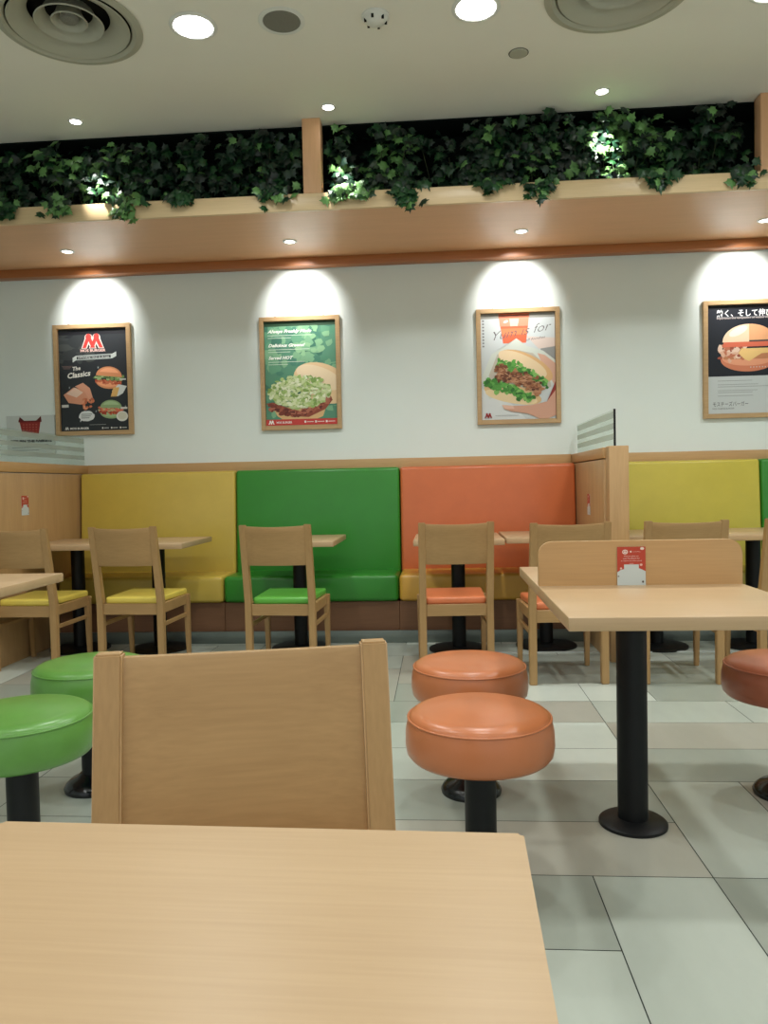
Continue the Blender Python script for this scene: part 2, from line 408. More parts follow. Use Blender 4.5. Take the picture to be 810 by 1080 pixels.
# ------------------------------------------------------------------ flat print helper
PC = {}
def pcol(c):
    k = 'print_%02x%02x%02x' % tuple(int(v) for v in c)
    q = srgb(*c); return mat(k, (q[0]*.92, q[1]*.92, q[2]*.92, 1), .45, .35)
class Print:
    """flat artwork in the plane x-z, facing -y; each layer a hair in front of the last"""
    def __init__(s, w, h, gap=.000012): s.gap = gap; s.w, s.h, s.bm, s.m, s.n = w, h, bmesh.new(), [], 0
    def mi(s, c):
        m = pcol(c)
        if m not in s.m: s.m.append(m)
        return s.m.index(m)
    def poly(s, pts, c, up=True):
        """clipped to the paper"""
        def clip(P, f, g):
            o = []
            for i in range(len(P)):
                a, b = P[i], P[(i+1) % len(P)]
                if f(a): o.append(a)
                if f(a) != f(b): o.append(g(a, b))
            return o
        P = [(float(a), float(b)) for a, b in pts]
        for ax, lim, sg in ((0, 0, 1), (0, 1, -1), (1, 0, 1), (1, 1, -1)):
            f = lambda p: sg*(p[ax]-lim) >= 0
            def g(a, b):
                t = (lim-a[ax])/(b[ax]-a[ax]); return (a[0]+t*(b[0]-a[0]), a[1]+t*(b[1]-a[1]))
            P = clip(P, f, g)
            if len(P) < 3: return
        if up: s.n += 1
        y = -s.gap*s.n
        try: f = s.bm.faces.new([s.bm.verts.new(((u-.5)*s.w, y, (v-.5)*s.h)) for u, v in P])
        except ValueError: return
        f.material_index = s.mi(c)
        if len(P) > 4: bmesh.ops.triangulate(s.bm, faces=[f])
    def rect(s, u0, u1, v0, v1, c): s.poly([(u0, v0), (u1, v0), (u1, v1), (u0, v1)], c)
    def ell(s, cu, cv, ru, rv, c, a0=0, a1=360, rot=0, n=28, jit=0, rnd=random):
        P = []
        for i in range(n+(a1-a0 < 360)):
            a = math.radians(a0+(a1-a0)*i/n); k = 1+rnd.uniform(-jit, jit)
            x, y = ru*math.cos(a)*k, rv*math.sin(a)*k; q = math.radians(rot); asp = s.w/s.h
            P.append((cu+x*math.cos(q)-y/asp*math.sin(q), cv+x*asp*math.sin(q)+y*math.cos(q)))
        s.poly(P, c)
    def blobs(s, n, fn, size, cols, rnd):
        for i in range(n):
            u, v = fn(rnd)
            s.ell(u, v, size*rnd.uniform(.6, 1.3), size*rnd.uniform(.5, 1.1)*s.w/s.h, rnd.choice(cols), n=7, jit=.35, rnd=rnd)
    def text(s, txt, u, v, hgt, c, align='LEFT', shear=0, bold=0, width=None, rot=0):
        """hgt: capital height as a fraction of the paper's height"""
        cu = bpy.data.curves.new('t', 'FONT'); cu.body = txt; cu.align_x = align; cu.size = hgt*s.h*1.4
        cu.shear = shear; cu.offset = bold; cu.resolution_u = 2
        ob = bpy.data.objects.new('t', cu); C.objects.link(ob); bpy.context.view_layer.update()
        me = ob.to_mesh(); k = 1
        if width and me.vertices:
            xs = [q.co.x for q in me.vertices]; k = width*s.w/max(1e-6, max(xs)-min(xs))
        s.n += 1; y = -s.gap*s.n; mi = s.mi(c); q = math.radians(rot)
        vs = [s.bm.verts.new(((u-.5)*s.w+p.co.x*k*math.cos(q)-p.co.y*math.sin(q), y, (v-.5)*s.h+p.co.y*math.cos(q)+p.co.x*k*math.sin(q))) for p in me.vertices]
        for p in me.polygons:
            try: s.bm.faces.new([vs[i] for i in p.vertices]).material_index = mi
            except ValueError: pass
        ob.to_mesh_clear(); bpy.data.objects.remove(ob); bpy.data.curves.remove(cu)
    def build(s, name, parent=None, loc=(0, 0, 0)):
        me = bpy.data.meshes.new(name); s.bm.normal_update()
        for f in s.bm.faces:
            if f.normal.y > 0: f.normal_flip()
        s.bm.to_mesh(me); s.bm.free()
        for m in s.m: me.materials.append(m)
        o = bpy.data.objects.new(name, me); C.objects.link(o); o.location = loc
        if parent: o.parent = parent
        return o

def emblem(p, u, v, w, c, outline=None):
    """the twin-peaked rounded M mark"""
    asp = p.w/p.h; h = w*.80*asp
    def peak(cx, g, col):
        P = []; r = w*.20+g
        for i in range(9):
            a = PI*i/8; P.append((cx+r*math.cos(a), v+h*.5-r*asp+(r*asp)*math.sin(a)+0))
        lw = w*.30+g
        P = P + [(cx-w*.33-g, v-h*.5-g*asp), (cx-w*.33+lw*.55, v-h*.5-g*asp), (cx, v+h*.05), (cx+w*.33-lw*.55, v-h*.5-g*asp), (cx+w*.33+g, v-h*.5-g*asp)]
        return P
    for col, g in (((outline, w*.06),) if outline else ()) + ((c, 0),):
        for cx in (u-w*.23, u+w*.23):
            r = w*.17+g
            p.ell(cx, v+h*.5-r*asp, r, r*asp, col, n=16)
        # three legs and two slanted strokes
        for a, b in ((u-w*.23, u-w*.5), (u-w*.23, u+w*.05), (u+w*.23, u-w*.05), (u+w*.23, u+w*.5)):
            t = w*.105+g
            p.poly([(a-t*1.1, v+h*.5-w*.17*asp), (a+t*1.1, v+h*.5-w*.17*asp), (b+t, v-h*.5-g*asp*.5), (b-t, v-h*.5-g*asp*.5)], col)

PW, PH = .632, .876
def poster(x, art, label):
    r = thing('framed_poster', label, 'poster', (x, WALL_Y-.001, 1.545), 0, 'framed posters on the back wall')
    fw = .034
    bm = bmesh.new()
    for x0, x1, z0, z1 in ((-PW/2, -PW/2+fw, 0, PH), (PW/2-fw, PW/2, 0, PH), (-PW/2+fw, PW/2-fw, 0, fw), (-PW/2+fw, PW/2-fw, PH-fw, PH)):
        box(bm, x0, x1, -.034, 0, z0, z1, .002, 1)
    link('frame', bm, M['frame_x'], r)
    w, h = PW-2*fw-.004, PH-2*fw-.004
    boxo('backing', -w/2, w/2, -.010, -.001, fw+.002, PH-fw-.002, mat('poster_backing', srgb(40, 40, 40), .8), r)
    p = Print(w, h); art(p); p.build('poster_print', r, (0, -.0105, PH/2))
    for sx in (-.19, .19):
        bm = bmesh.new(); lathe(bm, [(0, .008), (.006, .007), (.007, 0), (.007, -.0)], 12, sx, -.015)
        link('fixing_screw', bm, M['grey'], r, loc=(0, 0, PH))
    return r

def burger(p, cu, cv, s, rot=0, filling=((150, 70, 40),), lettuce=((110, 160, 70), (160, 190, 110)), bun=(214, 150, 96), rnd=None):
    asp = p.w/p.h
    q = math.radians(rot)
    def T(x, y): return (cu+(x*math.cos(q)-y*math.sin(q))*s, cv+(x*math.sin(q)+y*math.cos(q))*s*asp)
    def arc(rx, ry, oy, a0, a1, c): p.poly([T(rx*math.cos(math.radians(a0+(a1-a0)*i/20)), oy+ry*math.sin(math.radians(a0+(a1-a0)*i/20))) for i in range(21)], c)
    arc(1, .55, -.22, 180, 360, bun); arc(.96, .40, -.22, 180, 360, tuple(min(255, k+22) for k in bun))
    for i in range(26):
        x, y = rnd.uniform(-1, 1), rnd.uniform(-.38, -.12); u, v = T(x, y); p.ell(u, v, .14*s, .09*s*asp, rnd.choice(filling), n=7, jit=.3, rnd=rnd)
    for i in range(34):
        x, y = rnd.uniform(-1.08, 1.08), rnd.uniform(-.10, .22); u, v = T(x, y); p.ell(u, v, .15*s, .10*s*asp, rnd.choice(lettuce), n=8, jit=.4, rnd=rnd)
    arc(1.0, .72, .16, 0, 180, bun); arc(.78, .50, .28, 20, 160, tuple(min(255, k+26) for k in bun))

def lines(p, u, v, n, wid, c, rnd, dv=.016, h=.0045):
    for i in range(n): p.rect(u, u+wid*rnd.uniform(.72, 1), v-i*dv-h, v-i*dv, c)

def art_chalk(p):
    r = random.Random(3)
    p.rect(0, 1, 0, 1, (44, 48, 52))
    for k in range(26): p.ell(r.uniform(.0, .5), r.uniform(.72, .98), r.uniform(.05, .14), r.uniform(.03, .07), r.choice([(66, 70, 70), (74, 78, 76), (56, 60, 62)]), n=12, jit=.2, rnd=r)
    p.rect(0, 1, .945, 1, (28, 28, 34))
    emblem(p, .5, .885, .25, (222, 70, 64), (244, 226, 218))
    p.text('MOS BURGER', .5, .778, .026, (244, 200, 190), 'CENTER', bold=.0012, width=.37)
    p.poly([(.20, .722), (.25, .742), (.78, .752), (.84, .772), (.84, .728), (.78, .706), (.25, .698), (.20, .676)], (198, 206, 202))
    p.poly([(.26, .732), (.76, .742), (.76, .714), (.26, .705)], (60, 66, 66))
    p.text('JAPANESE FINE BURGER', .51, .713, .019, (222, 226, 222), 'CENTER', width=.46)
    for a in (0, 1, 2): p.rect(.04+a*.01, .20-a*.02, .64-a*.012, .643-a*.012, (150, 120, 112))
    p.text('The', .19, .595, .038, (236, 232, 222), shear=.2, bold=.0012, rot=6)
    p.text('Classics', .11, .520, .052, (240, 238, 228), shear=.25, bold=.0016, width=.34, rot=6)
    for u, v in ((.57, .62), (.14, .43), (.52, .19), (.95, .23)):
        for t in range(4):
            a = t*PI/4; p.poly([(u+.02*math.cos(a), v+.014*math.sin(a)), (u+.003, v), (u-.02*math.cos(a), v-.014*math.sin(a)), (u-.003, v)], (196, 204, 206))
    burger(p, .72, .51, .19, -6, ((214, 120, 84), (190, 84, 56)), ((128, 160, 96), (166, 190, 132), (90, 120, 70)), (226, 150, 104), r)
    p.poly([(.76, .385), (.86, .45), (.98, .43), (.92, .36), (.84, .33)], (222, 226, 222))
    for k in range(7): p.poly([(.74+k*.013, .33), (.752+k*.013, .33), (.80+k*.012, .42), (.785+k*.012, .42)], (230, 184, 110))
    # fried chicken and a rice sandwich
    p.poly([(.05, .36), (.20, .43), (.42, .40), (.46, .32), (.30, .26), (.12, .28)], (226, 158, 126))
    p.poly([(.22, .44), (.34, .475), (.44, .42), (.48, .32), (.42, .31), (.36, .39)], (232, 166, 136))
    p.poly([(.09, .37), (.22, .43), (.34, .38), (.24, .33)], (240, 206, 184))
    for k in range(30): p.ell(.40+r.uniform(-.09, .09), .265+r.uniform(-.05, .06), .022, .012, r.choice([(216, 128, 92), (232, 158, 120), (200, 108, 76)]), n=6, jit=.3, rnd=r)
    p.rect(.02, .12, .235, .262, (214, 214, 208))
    burger(p, .74, .20, .16, -2, ((176, 62, 40), (206, 96, 62), (150, 48, 32)), ((206, 190, 140), (226, 120, 90)), (150, 178, 128), r)
    p.ell(.90, .135, .085, .05, (236, 236, 226)); p.ell(.90, .14, .065, .036, (222, 220, 200))
    p.rect(.88, .98, .205, .225, (222, 220, 214)); p.rect(.88, .97, .49, .505, (210, 208, 204))
    p.ell(.38, .145, .115, .052, (226, 230, 230), jit=.06, rnd=r); p.poly([(.29, .115), (.33, .12), (.28, .085)], (226, 230, 230))
    for k in range(3): p.rect(.30, .46-k*.02, .160-k*.018, .166-k*.018, (90, 96, 98))
    p.rect(.42, .66, .057, .060, (190, 190, 186))
    emblem(p, .085, .026, .05, (236, 236, 230)); p.text('MOS BURGER', .13, .015, .020, (240, 240, 234), bold=.0009, width=.28)
    for k in range(3):
        p.rect(.60+k*.13, .62+k*.13, .016, .032, (236, 236, 230)); p.rect(.63+k*.13, .70+k*.13, .020, .027, (214, 214, 208))

def art_greens(p):
    r = random.Random(5)
    p.rect(0, 1, 0, 1, (92, 148, 120))
    p.blobs(150, lambda q: (q.uniform(0, 1), q.uniform(.1, .98)), .075, [(104, 162, 128), (88, 148, 118), (78, 136, 114), (120, 174, 136), (132, 182, 142), (66, 122, 102)], r)
    p.blobs(40, lambda q: (q.gauss(.62, .1), q.gauss(.82, .10)), .05, [(150, 198, 152), (140, 190, 146), (130, 182, 142)], r)
    p.rect(0, 1, .957, 1, (44, 76, 52))
    for k, (v, t, w) in enumerate(((.895, 'Always Freshly Made', .62), (.760, 'Delicious Greens!', .52), (.640, 'Served HOT', .35))):
        p.text(t, .05, v, .030, (246, 250, 240), shear=.35, bold=.0014, width=w)
        lines(p, .05, v-.024, 1, .78 if not k else .60, (226, 240, 222), r); lines(p, .05, v-.048, 1, .34, (222, 238, 218), r)
    p.ell(.80, .40, .42, .185, (240, 206, 160), rot=-22); p.ell(.76, .455, .34, .10, (248, 224, 188), rot=-22)
    p.poly([(.10, .17), (.86, .19), (.80, .08), (.62, .03), (.30, .03), (.16, .09)], (226, 186, 132))
    p.poly([(.0, .215), (.10, .225), (.30, .17), (.55, .12), (.70, .17), (.92, .27), (.94, .235), (.84, .15), (.60, .075), (.42, .085), (.16, .13)], (150, 78, 58))
    p.blobs(80, lambda q: ((lambda t: (.05+.85*t, .19-.36*t*(1-t)+.07*t*t+q.uniform(-.025, .025)))(q.random())), .035, [(128, 60, 46), (170, 92, 70), (104, 48, 38), (186, 112, 88)], r)
    p.blobs(620, lambda q: ((lambda a, b: (.48+.43*b*math.cos(a), .32+.155*b*math.sin(a)))(q.uniform(0, 2*PI), math.sqrt(q.random()))), .028,
            [(206, 222, 160), (226, 236, 190), (186, 210, 134), (164, 194, 112), (238, 244, 210), (140, 172, 92), (212, 226, 170)], r)
    p.rect(0, 1, 0, .058, (206, 68, 62))
    emblem(p, .075, .030, .07, (248, 246, 240)); p.text('MOS BURGER', .145, .018, .020, (246, 240, 236), bold=.0006, width=.22)
    for k in range(3):
        p.rect(.54+k*.15, .565+k*.15, .020, .040, (246, 240, 236)); p.rect(.575+k*.15, .67+k*.15, .026, .033, (240, 222, 216))

def art_drink(p):
    r = random.Random(8)
    p.rect(0, 1, 0, 1, (208, 214, 214))
    p.poly([(0, .0), (.6, .0), (.4, .15), (0, .30)], (222, 226, 226)); p.poly([(.80, .66), (1, .70), (1, .55), (.86, .58)], (150, 152, 150))
    p.poly([(.62, .78), (1, .76), (1, .68), (.78, .66)], (224, 206, 196))
    p.rect(.0, 1, .955, 1, (150, 148, 140))
    p.poly([(.24, 1), (.66, 1), (.61, .72), (.30, .72)], (232, 110, 74)); p.poly([(.24, .965), (.66, .965), (.655, .99), (.245, .99)], (150, 84, 58))
    p.poly([(.245, .96), (.655, .96), (.64, .88), (.26, .88)], (240, 152, 122)); p.poly([(.39, .95), (.52, .95), (.50, .88), (.40, .88)], (250, 206, 186))
    p.poly([(.27, .86), (.63, .86), (.62, .80), (.285, .80)], (244, 138, 92)); p.ell(.34, .925, .035, .012, (252, 232, 220), rot=20)
    p.text('Yum is for', .12, .745, .085, (104, 98, 98), shear=.5, bold=-.0012, width=.80, rot=9)
    p.text('all foodies', .60, .735, .022, (110, 104, 104), shear=.4, width=.27, rot=8)
    for k in range(9): p.rect(.02, .045, .93-k*.030, .945-k*.030, (120, 122, 124))
    p.poly([(.0, .40), (.14, .62), (.34, .70), (.48, .765), (.62, .69), (.84, .64), (1, .55), (1, .36), (.62, .26), (.1, .20)], (214, 220, 210))
    p.poly([(.10, .42), (.22, .62), (.46, .66), (.70, .62), (.90, .48), (.94, .3), (.6, .2), (.2, .22)], (196, 188, 172))
    p.poly([(.76, .62), (.86, .60), (1, .52), (1, .30), (.86, .46)], (222, 176, 154))
    p.ell(.60, .50, .40, .115, (226, 182, 128), rot=-27); p.ell(.56, .52, .36, .085, (240, 214, 174), rot=-27)
    def band(u0, v0, u1, v1, w, n, size, cols):
        p.blobs(n, lambda q: ((lambda t: (u0+(u1-u0)*t+q.gauss(0, .02), v0+(v1-v0)*t+.03*math.sin(t*PI)+q.gauss(0, w)))(q.random())), size, cols, r)
    p.ell(.42, .24, .40, .085, (224, 190, 140), rot=-14); p.ell(.40, .215, .36, .06, (238, 214, 168), rot=-12)
    G = [(70, 136, 54), (98, 168, 74), (50, 110, 44), (132, 190, 98), (84, 152, 64)]
    band(.25, .53, .86, .33, .022, 140, .032, G)
    band(.07, .35, .66, .18, .026, 150, .034, G)
    band(.22, .44, .78, .27, .034, 260, .030, [(150, 96, 62), (122, 70, 44), (176, 124, 86), (98, 56, 36), (190, 140, 104)])
    for k in range(46):
        u, v = r.uniform(.24, .76), 0; v = .45-.28*(u-.22)+r.gauss(0, .03); a = r.uniform(-.8, .4)
        du, dv = .055*math.cos(a), .035*math.sin(a)
        p.poly([(u-du, v-dv), (u, v+.007), (u+du, v+dv), (u, v-.005)], r.choice([(196, 146, 112), (110, 62, 40), (170, 112, 78)]))
    p.poly([(.27, .14), (.34, .125), (.68, .13), (.88, .16), (1, .27), (1, .03), (.90, .0), (.78, .0), (.62, .05), (.40, .075), (.30, .10)], (216, 166, 142))
    p.poly([(.27, .14), (.42, .128), (.44, .10), (.31, .10)], (232, 190, 168)); p.poly([(.88, .16), (1, .35), (1, .27)], (150, 50, 44))
    emblem(p, .085, .040, .085, (150, 30, 36)); p.rect(.18, .50, .036, .040, (150, 152, 152))

def art_japanese(p):
    r = random.Random(9)
    p.rect(0, 1, 0, 1, (206, 212, 212)); p.rect(0, 1, .345, 1, (24, 28, 38)); p.rect(0, 1, .965, 1, (14, 15, 20))
    p.rect(.12, 1, .88, .895, (110, 110, 112))
    p.text('熱く、そして伸びる', .12, .902, .050, (240, 240, 240), bold=.0012, width=.80)
    p.text('Experience the temptation of melted cheese', .12, .876, .016, (226, 206, 200), width=.74)
    for k in range(2):                       # the burger, left half lit, right half warmer
        pass
    p.ell(.53, .50, .36, .115, (214, 130, 96), 170, 370); p.ell(.53, .51, .34, .07, (232, 160, 124), 170, 370)
    p.poly([(.19, .53), (.22, .50), (.87, .50), (.88, .54), (.60, .58), (.24, .58)], (196, 130, 92))
    p.blobs(60, lambda q: (q.uniform(.16, .50), q.gauss(.575, .03)), .035, [(226, 180, 154), (196, 116, 86), (238, 206, 184), (160, 80, 60)], r)
    p.poly([(.44, .60), (.88, .60), (.86, .555), (.70, .55), (.54, .48), (.48, .50), (.40, .555)], (240, 200, 130))
    p.poly([(.20, .615), (.88, .615), (.87, .665), (.21, .665)], (222, 112, 84))
    p.ell(.54, .66, .345, .165, (248, 216, 182), 0, 180); p.poly([(.54, .66), (.54, .825)]+[(.54+.345*math.sin(PI/2*i/10), .66+.165*math.cos(PI/2*i/10)) for i in range(11)], (240, 176, 128))
    p.poly([(.54, .66), (.885, .66), (.88, .676), (.54, .674)], (70, 70, 70)); p.ell(.40, .76, .13, .035, (252, 238, 220), rot=25)
    for k in range(11): p.ell(.56+k*.038, .425, .008, .005, (206, 206, 206), n=8)
    for v in (.305, .270, .250, .215, .197, .165): p.rect(.13, .13+.74*r.uniform(.6, 1), v-.003, v, (120, 124, 126))
    p.text('モスチーズバーガー', .06, .070, .034, (60, 64, 68), width=.46); p.text('MOS CHEESE BURGER', .06, .040, .013, (84, 88, 92), width=.28)

poster(-2.722, art_chalk, 'framed chalkboard-style poster with burgers and red M mark on dark ground')
poster(-1.058, art_greens, 'framed green poster of an open burger heaped with lettuce, over the green bench')
poster(.622, art_drink, 'framed poster of a shredded beef burger held in a hand under an iced drink')
poster(2.310, art_japanese, 'framed poster with Japanese lettering and a cheeseburger on black, cut by the right edge')

# sign on the wall behind the left screen
sg = thing('wall_sign', 'white sign with a red basket picture behind the left striped screen', 'sign', (-3.255, WALL_Y-.001, 1.40))
boxo('sign_board', -.20, .20, -.014, 0, 0, .315, mat('sign_board_white', srgb(206, 212, 208), .4), sg, bev=.002)
p = Print(.40, .315, .00005)
p.rect(0, 1, 0, 1, (206, 212, 208))
p.poly([(.27, .85), (.71, .85), (.66, .50), (.33, .50)], (150, 44, 36)); p.rect(.25, .73, .83, .87, (110, 24, 22))
p.poly([(.25, .87), (.28, .97), (.37, .87)], (96, 24, 20)); p.poly([(.62, .87), (.72, .98), (.73, .87)], (96, 24, 20))
for k in range(5):
    for j in range(4): p.rect(.34+k*.066, .37+k*.066, .56+j*.065, .585+j*.065, (190, 92, 76))
p.text('RETURN THE BASKETS', .5, .325, .055, (34, 40, 40), 'CENTER', bold=.0022, width=.86)
for k in range(3): p.rect(.10, .86-k*.1, .25-k*.07, .27-k*.07, (150, 156, 154))
p.build('sign_print', sg, (0, -.0145, .1575))

# ------------------------------------------------------------------ chairs
def make_chair(label):
    """faces +y; the back posts stand on the line y = 0"""
    r = thing('dining_chair', label, 'chair')
    W = .193                                            # half distance between post centres
    for s in (-1, 1):
        bm = bmesh.new()
        prism(bm, [(-.022, 0), (.014, 0), (.020, .42), (-.072, .882), (-.100, .882), (-.022, .42)], 'x', s*W-.020, s*W+.020)
        bmesh.ops.bevel(bm, geom=[e for e in bm.edges], offset=.003, segments=2, affect='EDGES')
        autosmooth(link('back_post', bm, M['chair_z'], r), .7)
    for s in (-1, 1):
        bm = bmesh.new()
        rr = bmesh.ops.create_cube(bm, size=1)
        for v in rr['verts']:
            top = v.co.z > 0; k = .019 if top else .013
            v.co = Vector((s*(W+.005)+(k if v.co.x > 0 else -k)*(1), .400+(k if v.co.y > 0 else -k)+(0 if top else .012), .408 if top else 0))
        bmesh.ops.bevel(bm, geom=bm.edges[:], offset=.003, segments=2, affect='EDGES')
        autosmooth(link('leg', bm, M['chair_z'], r), .7)
    bm = bmesh.new()
    box(bm, -W+.020, W-.020, -.012, .012, .338, .405, .002, 1)
    box(bm, -W+.016, W-.016, .390, .410, .345, .405, .002, 1)
    for s in (-1, 1): box(bm, s*W-.011, s*W+.011, .014, .384, .345, .405, .002, 1)
    link('seat_frame', bm, M['chair_x'], r)
    for s in (-1, 1):
        bm = bmesh.new(); box(bm, s*W-.008, s*W+.008, .012, .396, .262, .286, .002, 1)
        link('stretcher', bm, M['chair_y'], r)
    # curved back panel between the posts
    bm = bmesh.new(); n = 14; grid = []
    def yb(z): return -.086*(z-.42)/.462-.004
    for side in (0, 1):
        g = []
        for j, z in enumerate([.642, .648, .69, .76, .83, .868, .875]):
            row = []
            for i in range(n+1):
                t = i/n*2-1; x = t*(W-.018)
                th = .009 if 0 < j < 6 else .0065
                y = yb(z) - .024*(1-t*t) + (th if side else -th)
                row.append(bm.verts.new((x, y, z - .006*(1-t*t)*(j > 4))))
            g.append(row)
        grid.append(g)
    for side in (0, 1):
        g = grid[side]
        for j in range(6):
            for i in range(n): bm.faces.new((g[j][i], g[j][i+1], g[j+1][i+1], g[j+1][i]))
    a, b = grid
    for i in range(n):
        bm.faces.new((a[0][i], a[0][i+1], b[0][i+1], b[0][i])); bm.faces.new((a[6][i], a[6][i+1], b[6][i+1], b[6][i]))
    for j in range(6):
        bm.faces.new((a[j][0], a[j+1][0], b[j+1][0], b[j][0])); bm.faces.new((a[j][n], a[j+1][n], b[j+1][n], b[j][n]))
    autosmooth(link('backrest', bm, M['chair_x'], r), .7)
    bm = bmesh.new(); box(bm, -W+.021, W-.021, .016, .43, .400, .442, .013, 4)
    for v in bm.verts:
        if v.co.z > .43: v.co.z += .008*max(0, 1-(v.co.x/.18)**2)
        if v.co.y > .1: v.co.x *= 1+.12*(v.co.y-.1)/.33*(1 if v.co.z > .408 else 0)
    autosmooth(link('seat_cushion', bm, V['chair_yellow'], r), .9)
    return r
G = 'beech cafe chairs with vinyl seats'
ch = make_chair('beech chair with yellow seat standing before the yellow bench, seen whole')
ch['group'] = G; ch.location = (-1.895, 4.54, 0); ch.rotation_euler[2] = math.radians(-3)
def pc(x, y, deg, label, col=None):
    return dup(ch, (x, y, 0), math.radians(deg), label, G, {'seat_cushion': V[col]} if col else None)
pc(-2.54, 4.48, -2, 'beech chair with yellow seat cut by the left edge, beside the left partition')
pc(-.950, 4.46, -3, 'beech chair with bright green seat in front of the green bench', 'chair_green')
pc(.088, 4.40, 3, 'beech chair with orange seat, directly in front of the orange backrest', 'chair_orange')
pc(.684, 4.17, 3, 'beech chair behind the divider table, left of the partition post', 'chair_orange')
pc(1.285, 4.17, -1, 'beech chair in front of the olive bench, mostly hidden by the table divider')
pc(1.905, 4.22, 4, 'beech chair at the right edge with its yellow seat before the green bench')
near = pc(-.270, 1.008, 192, 'large near beech chair facing the camera, backrest rising behind the foreground table', 'chair_orange')
near.rotation_euler[2] = math.radians(180+12); near.scale = (.98, .98, .985)
for c in near.children:                                 # its back panel reaches lower than the far chairs'
    if c.name.split('.')[0] == 'backrest':
        c.data = c.data.copy()
        for v in c.data.vertices:
            if v.co.z < .68: v.co.z -= .042; v.co.y += .008

# ------------------------------------------------------------------ tables
def disc_base(name, r, parent, cx=0, cy=0, h=.022, gloss=False):
    return latheo(name, [(0, 0), (r, 0), (r, h*.45), (r*.93, h*.72), (r*.62, h), (.05, h*1.15), (0, h*1.15)], M['blackg' if gloss else 'black'], parent, 48, cx, cy, .9)
def make_table(w, d, label, base_r, pole_r=.045, th=.036):
    r = thing('cafe_table', label, 'table')
    o = boxo('tabletop', -w/2, w/2, -d/2, d/2, .75-th, .75, [M['top']], r, bev=.004)
    bm = bmesh.new()
    box(bm, -.16, .16, -.14, .14, .75-th-.008, .75-th-.0005, .001, 1)
    link('mounting_plate', bm, M['black'], r)
    latheo('pole', [(0, .012), (pole_r, .012), (pole_r, .75-th-.008), (0, .75-th-.008)], M['black'], r, 32)
    disc_base('base', base_r, r)
    return r
T = 'small cafe tables along the bench'
t0 = make_table(.565, .66, 'beech laminate cafe table at the yellow bench, in front of the yellow backrest', .20, .045)
t0['group'] = T; t0.location = (-1.942, 5.14, 0)
for x, y, l in ((-2.515, 5.14, 'beech laminate cafe table next to the left partition, behind the leftmost chair'),
                (-.955, 5.13, 'beech laminate cafe table at the green bench, mostly behind the green-seated chair'),
                (.117, 5.06, 'beech laminate cafe table at the orange backrest, behind the orange-seated chair'),
                (.700, 5.16, 'beech laminate cafe table between the orange bench and the partition post'),
                (1.41, 5.12, 'beech laminate cafe table at the olive bench beside the partition post'),
                (2.03, 5.12, 'beech laminate cafe table at the right, in front of the olive and green benches')):
    dup(t0, (x, y, 0), 0, l, T)

def divider_table(cx, y0, ym, y1, w, label, poles):
    r = thing('divider_table', label, 'table', (cx, y0, 0))
    boxo('tabletop', -w/2, w/2, 0, ym-y0-.001, .714, .75, M['top'], r, bev=.003)
    boxo('tabletop', -w/2, w/2, ym-y0+.001, y1-y0, .714, .75, M['top'], r, bev=.003)
    hw, z0, z1, rr = w/2-.003, .7502, .898, .045
    pts = [(-hw, z0)] + [(-hw+rr-rr*math.cos(PI/2*i/8), z1-rr+rr*math.sin(PI/2*i/8)) for i in range(9)] + \
          [(hw-rr+rr*math.sin(PI/2*i/8), z1-rr+rr*math.cos(PI/2*i/8)) for i in range(9)] + [(hw, z0)]
    bm = bmesh.new(); prism(bm, pts, 'y', ym-y0-.012, ym-y0+.012)
    bmesh.ops.bevel(bm, geom=[e for e in bm.edges if abs(e.verts[0].co.y-e.verts[1].co.y) < 1e-5 and min(e.verts[0].co.z, e.verts[1].co.z) > z0], offset=.003, segments=2, affect='EDGES')
    autosmooth(link('divider', bm, M['divider'], r), .6)
    for px, py in poles:
        latheo('pole', [(0, .012), (.047, .012), (.047, .714), (0, .714)], M['black'], r, 32, px-cx, py-y0)
        disc_base('base', .106, r, px-cx, py-y0, .02)
    return r
divider_table(.659, 1.975, 2.592, 3.175, .668, 'beech table with upright divider board and card, between the brown and orange stools', [(.600, 2.46)])
divider_table(-1.965, 1.975, 2.592, 3.175, .690, 'beech table end cut by the left edge behind the green stools', [(-1.95, 2.53)])

# foreground table: rounded corners, turned slightly
ft = thing('foreground_table', 'large near beech laminate table filling the bottom left of the photo', 'table', (-.2055, .445, 0), math.radians(-1.5))
def rrect(w, d, r, n=8):
    P = []
    for cx, cy, a0 in ((w/2-r, d/2-r, 0), (-w/2+r, d/2-r, 90), (-w/2+r, -d/2+r, 180), (w/2-r, -d/2+r, 270)):
        for i in range(n+1): a = math.radians(a0+90*i/n); P.append((cx+r*math.cos(a), cy+r*math.sin(a)))
    return P
bm = bmesh.new(); prism(bm, rrect(.550, .64, .005), 'z', .714, .75)
bmesh.ops.bevel(bm, geom=[e for e in bm.edges if abs(e.verts[0].co.z-e.verts[1].co.z) < 1e-5], offset=.003, segments=2, affect='EDGES')
autosmooth(link('tabletop', bm, M['top'], ft), .6)
latheo('pole', [(0, .012), (.047, .012), (.047, .714), (0, .714)], M['black'], ft, 32)
disc_base('base', .2, ft)

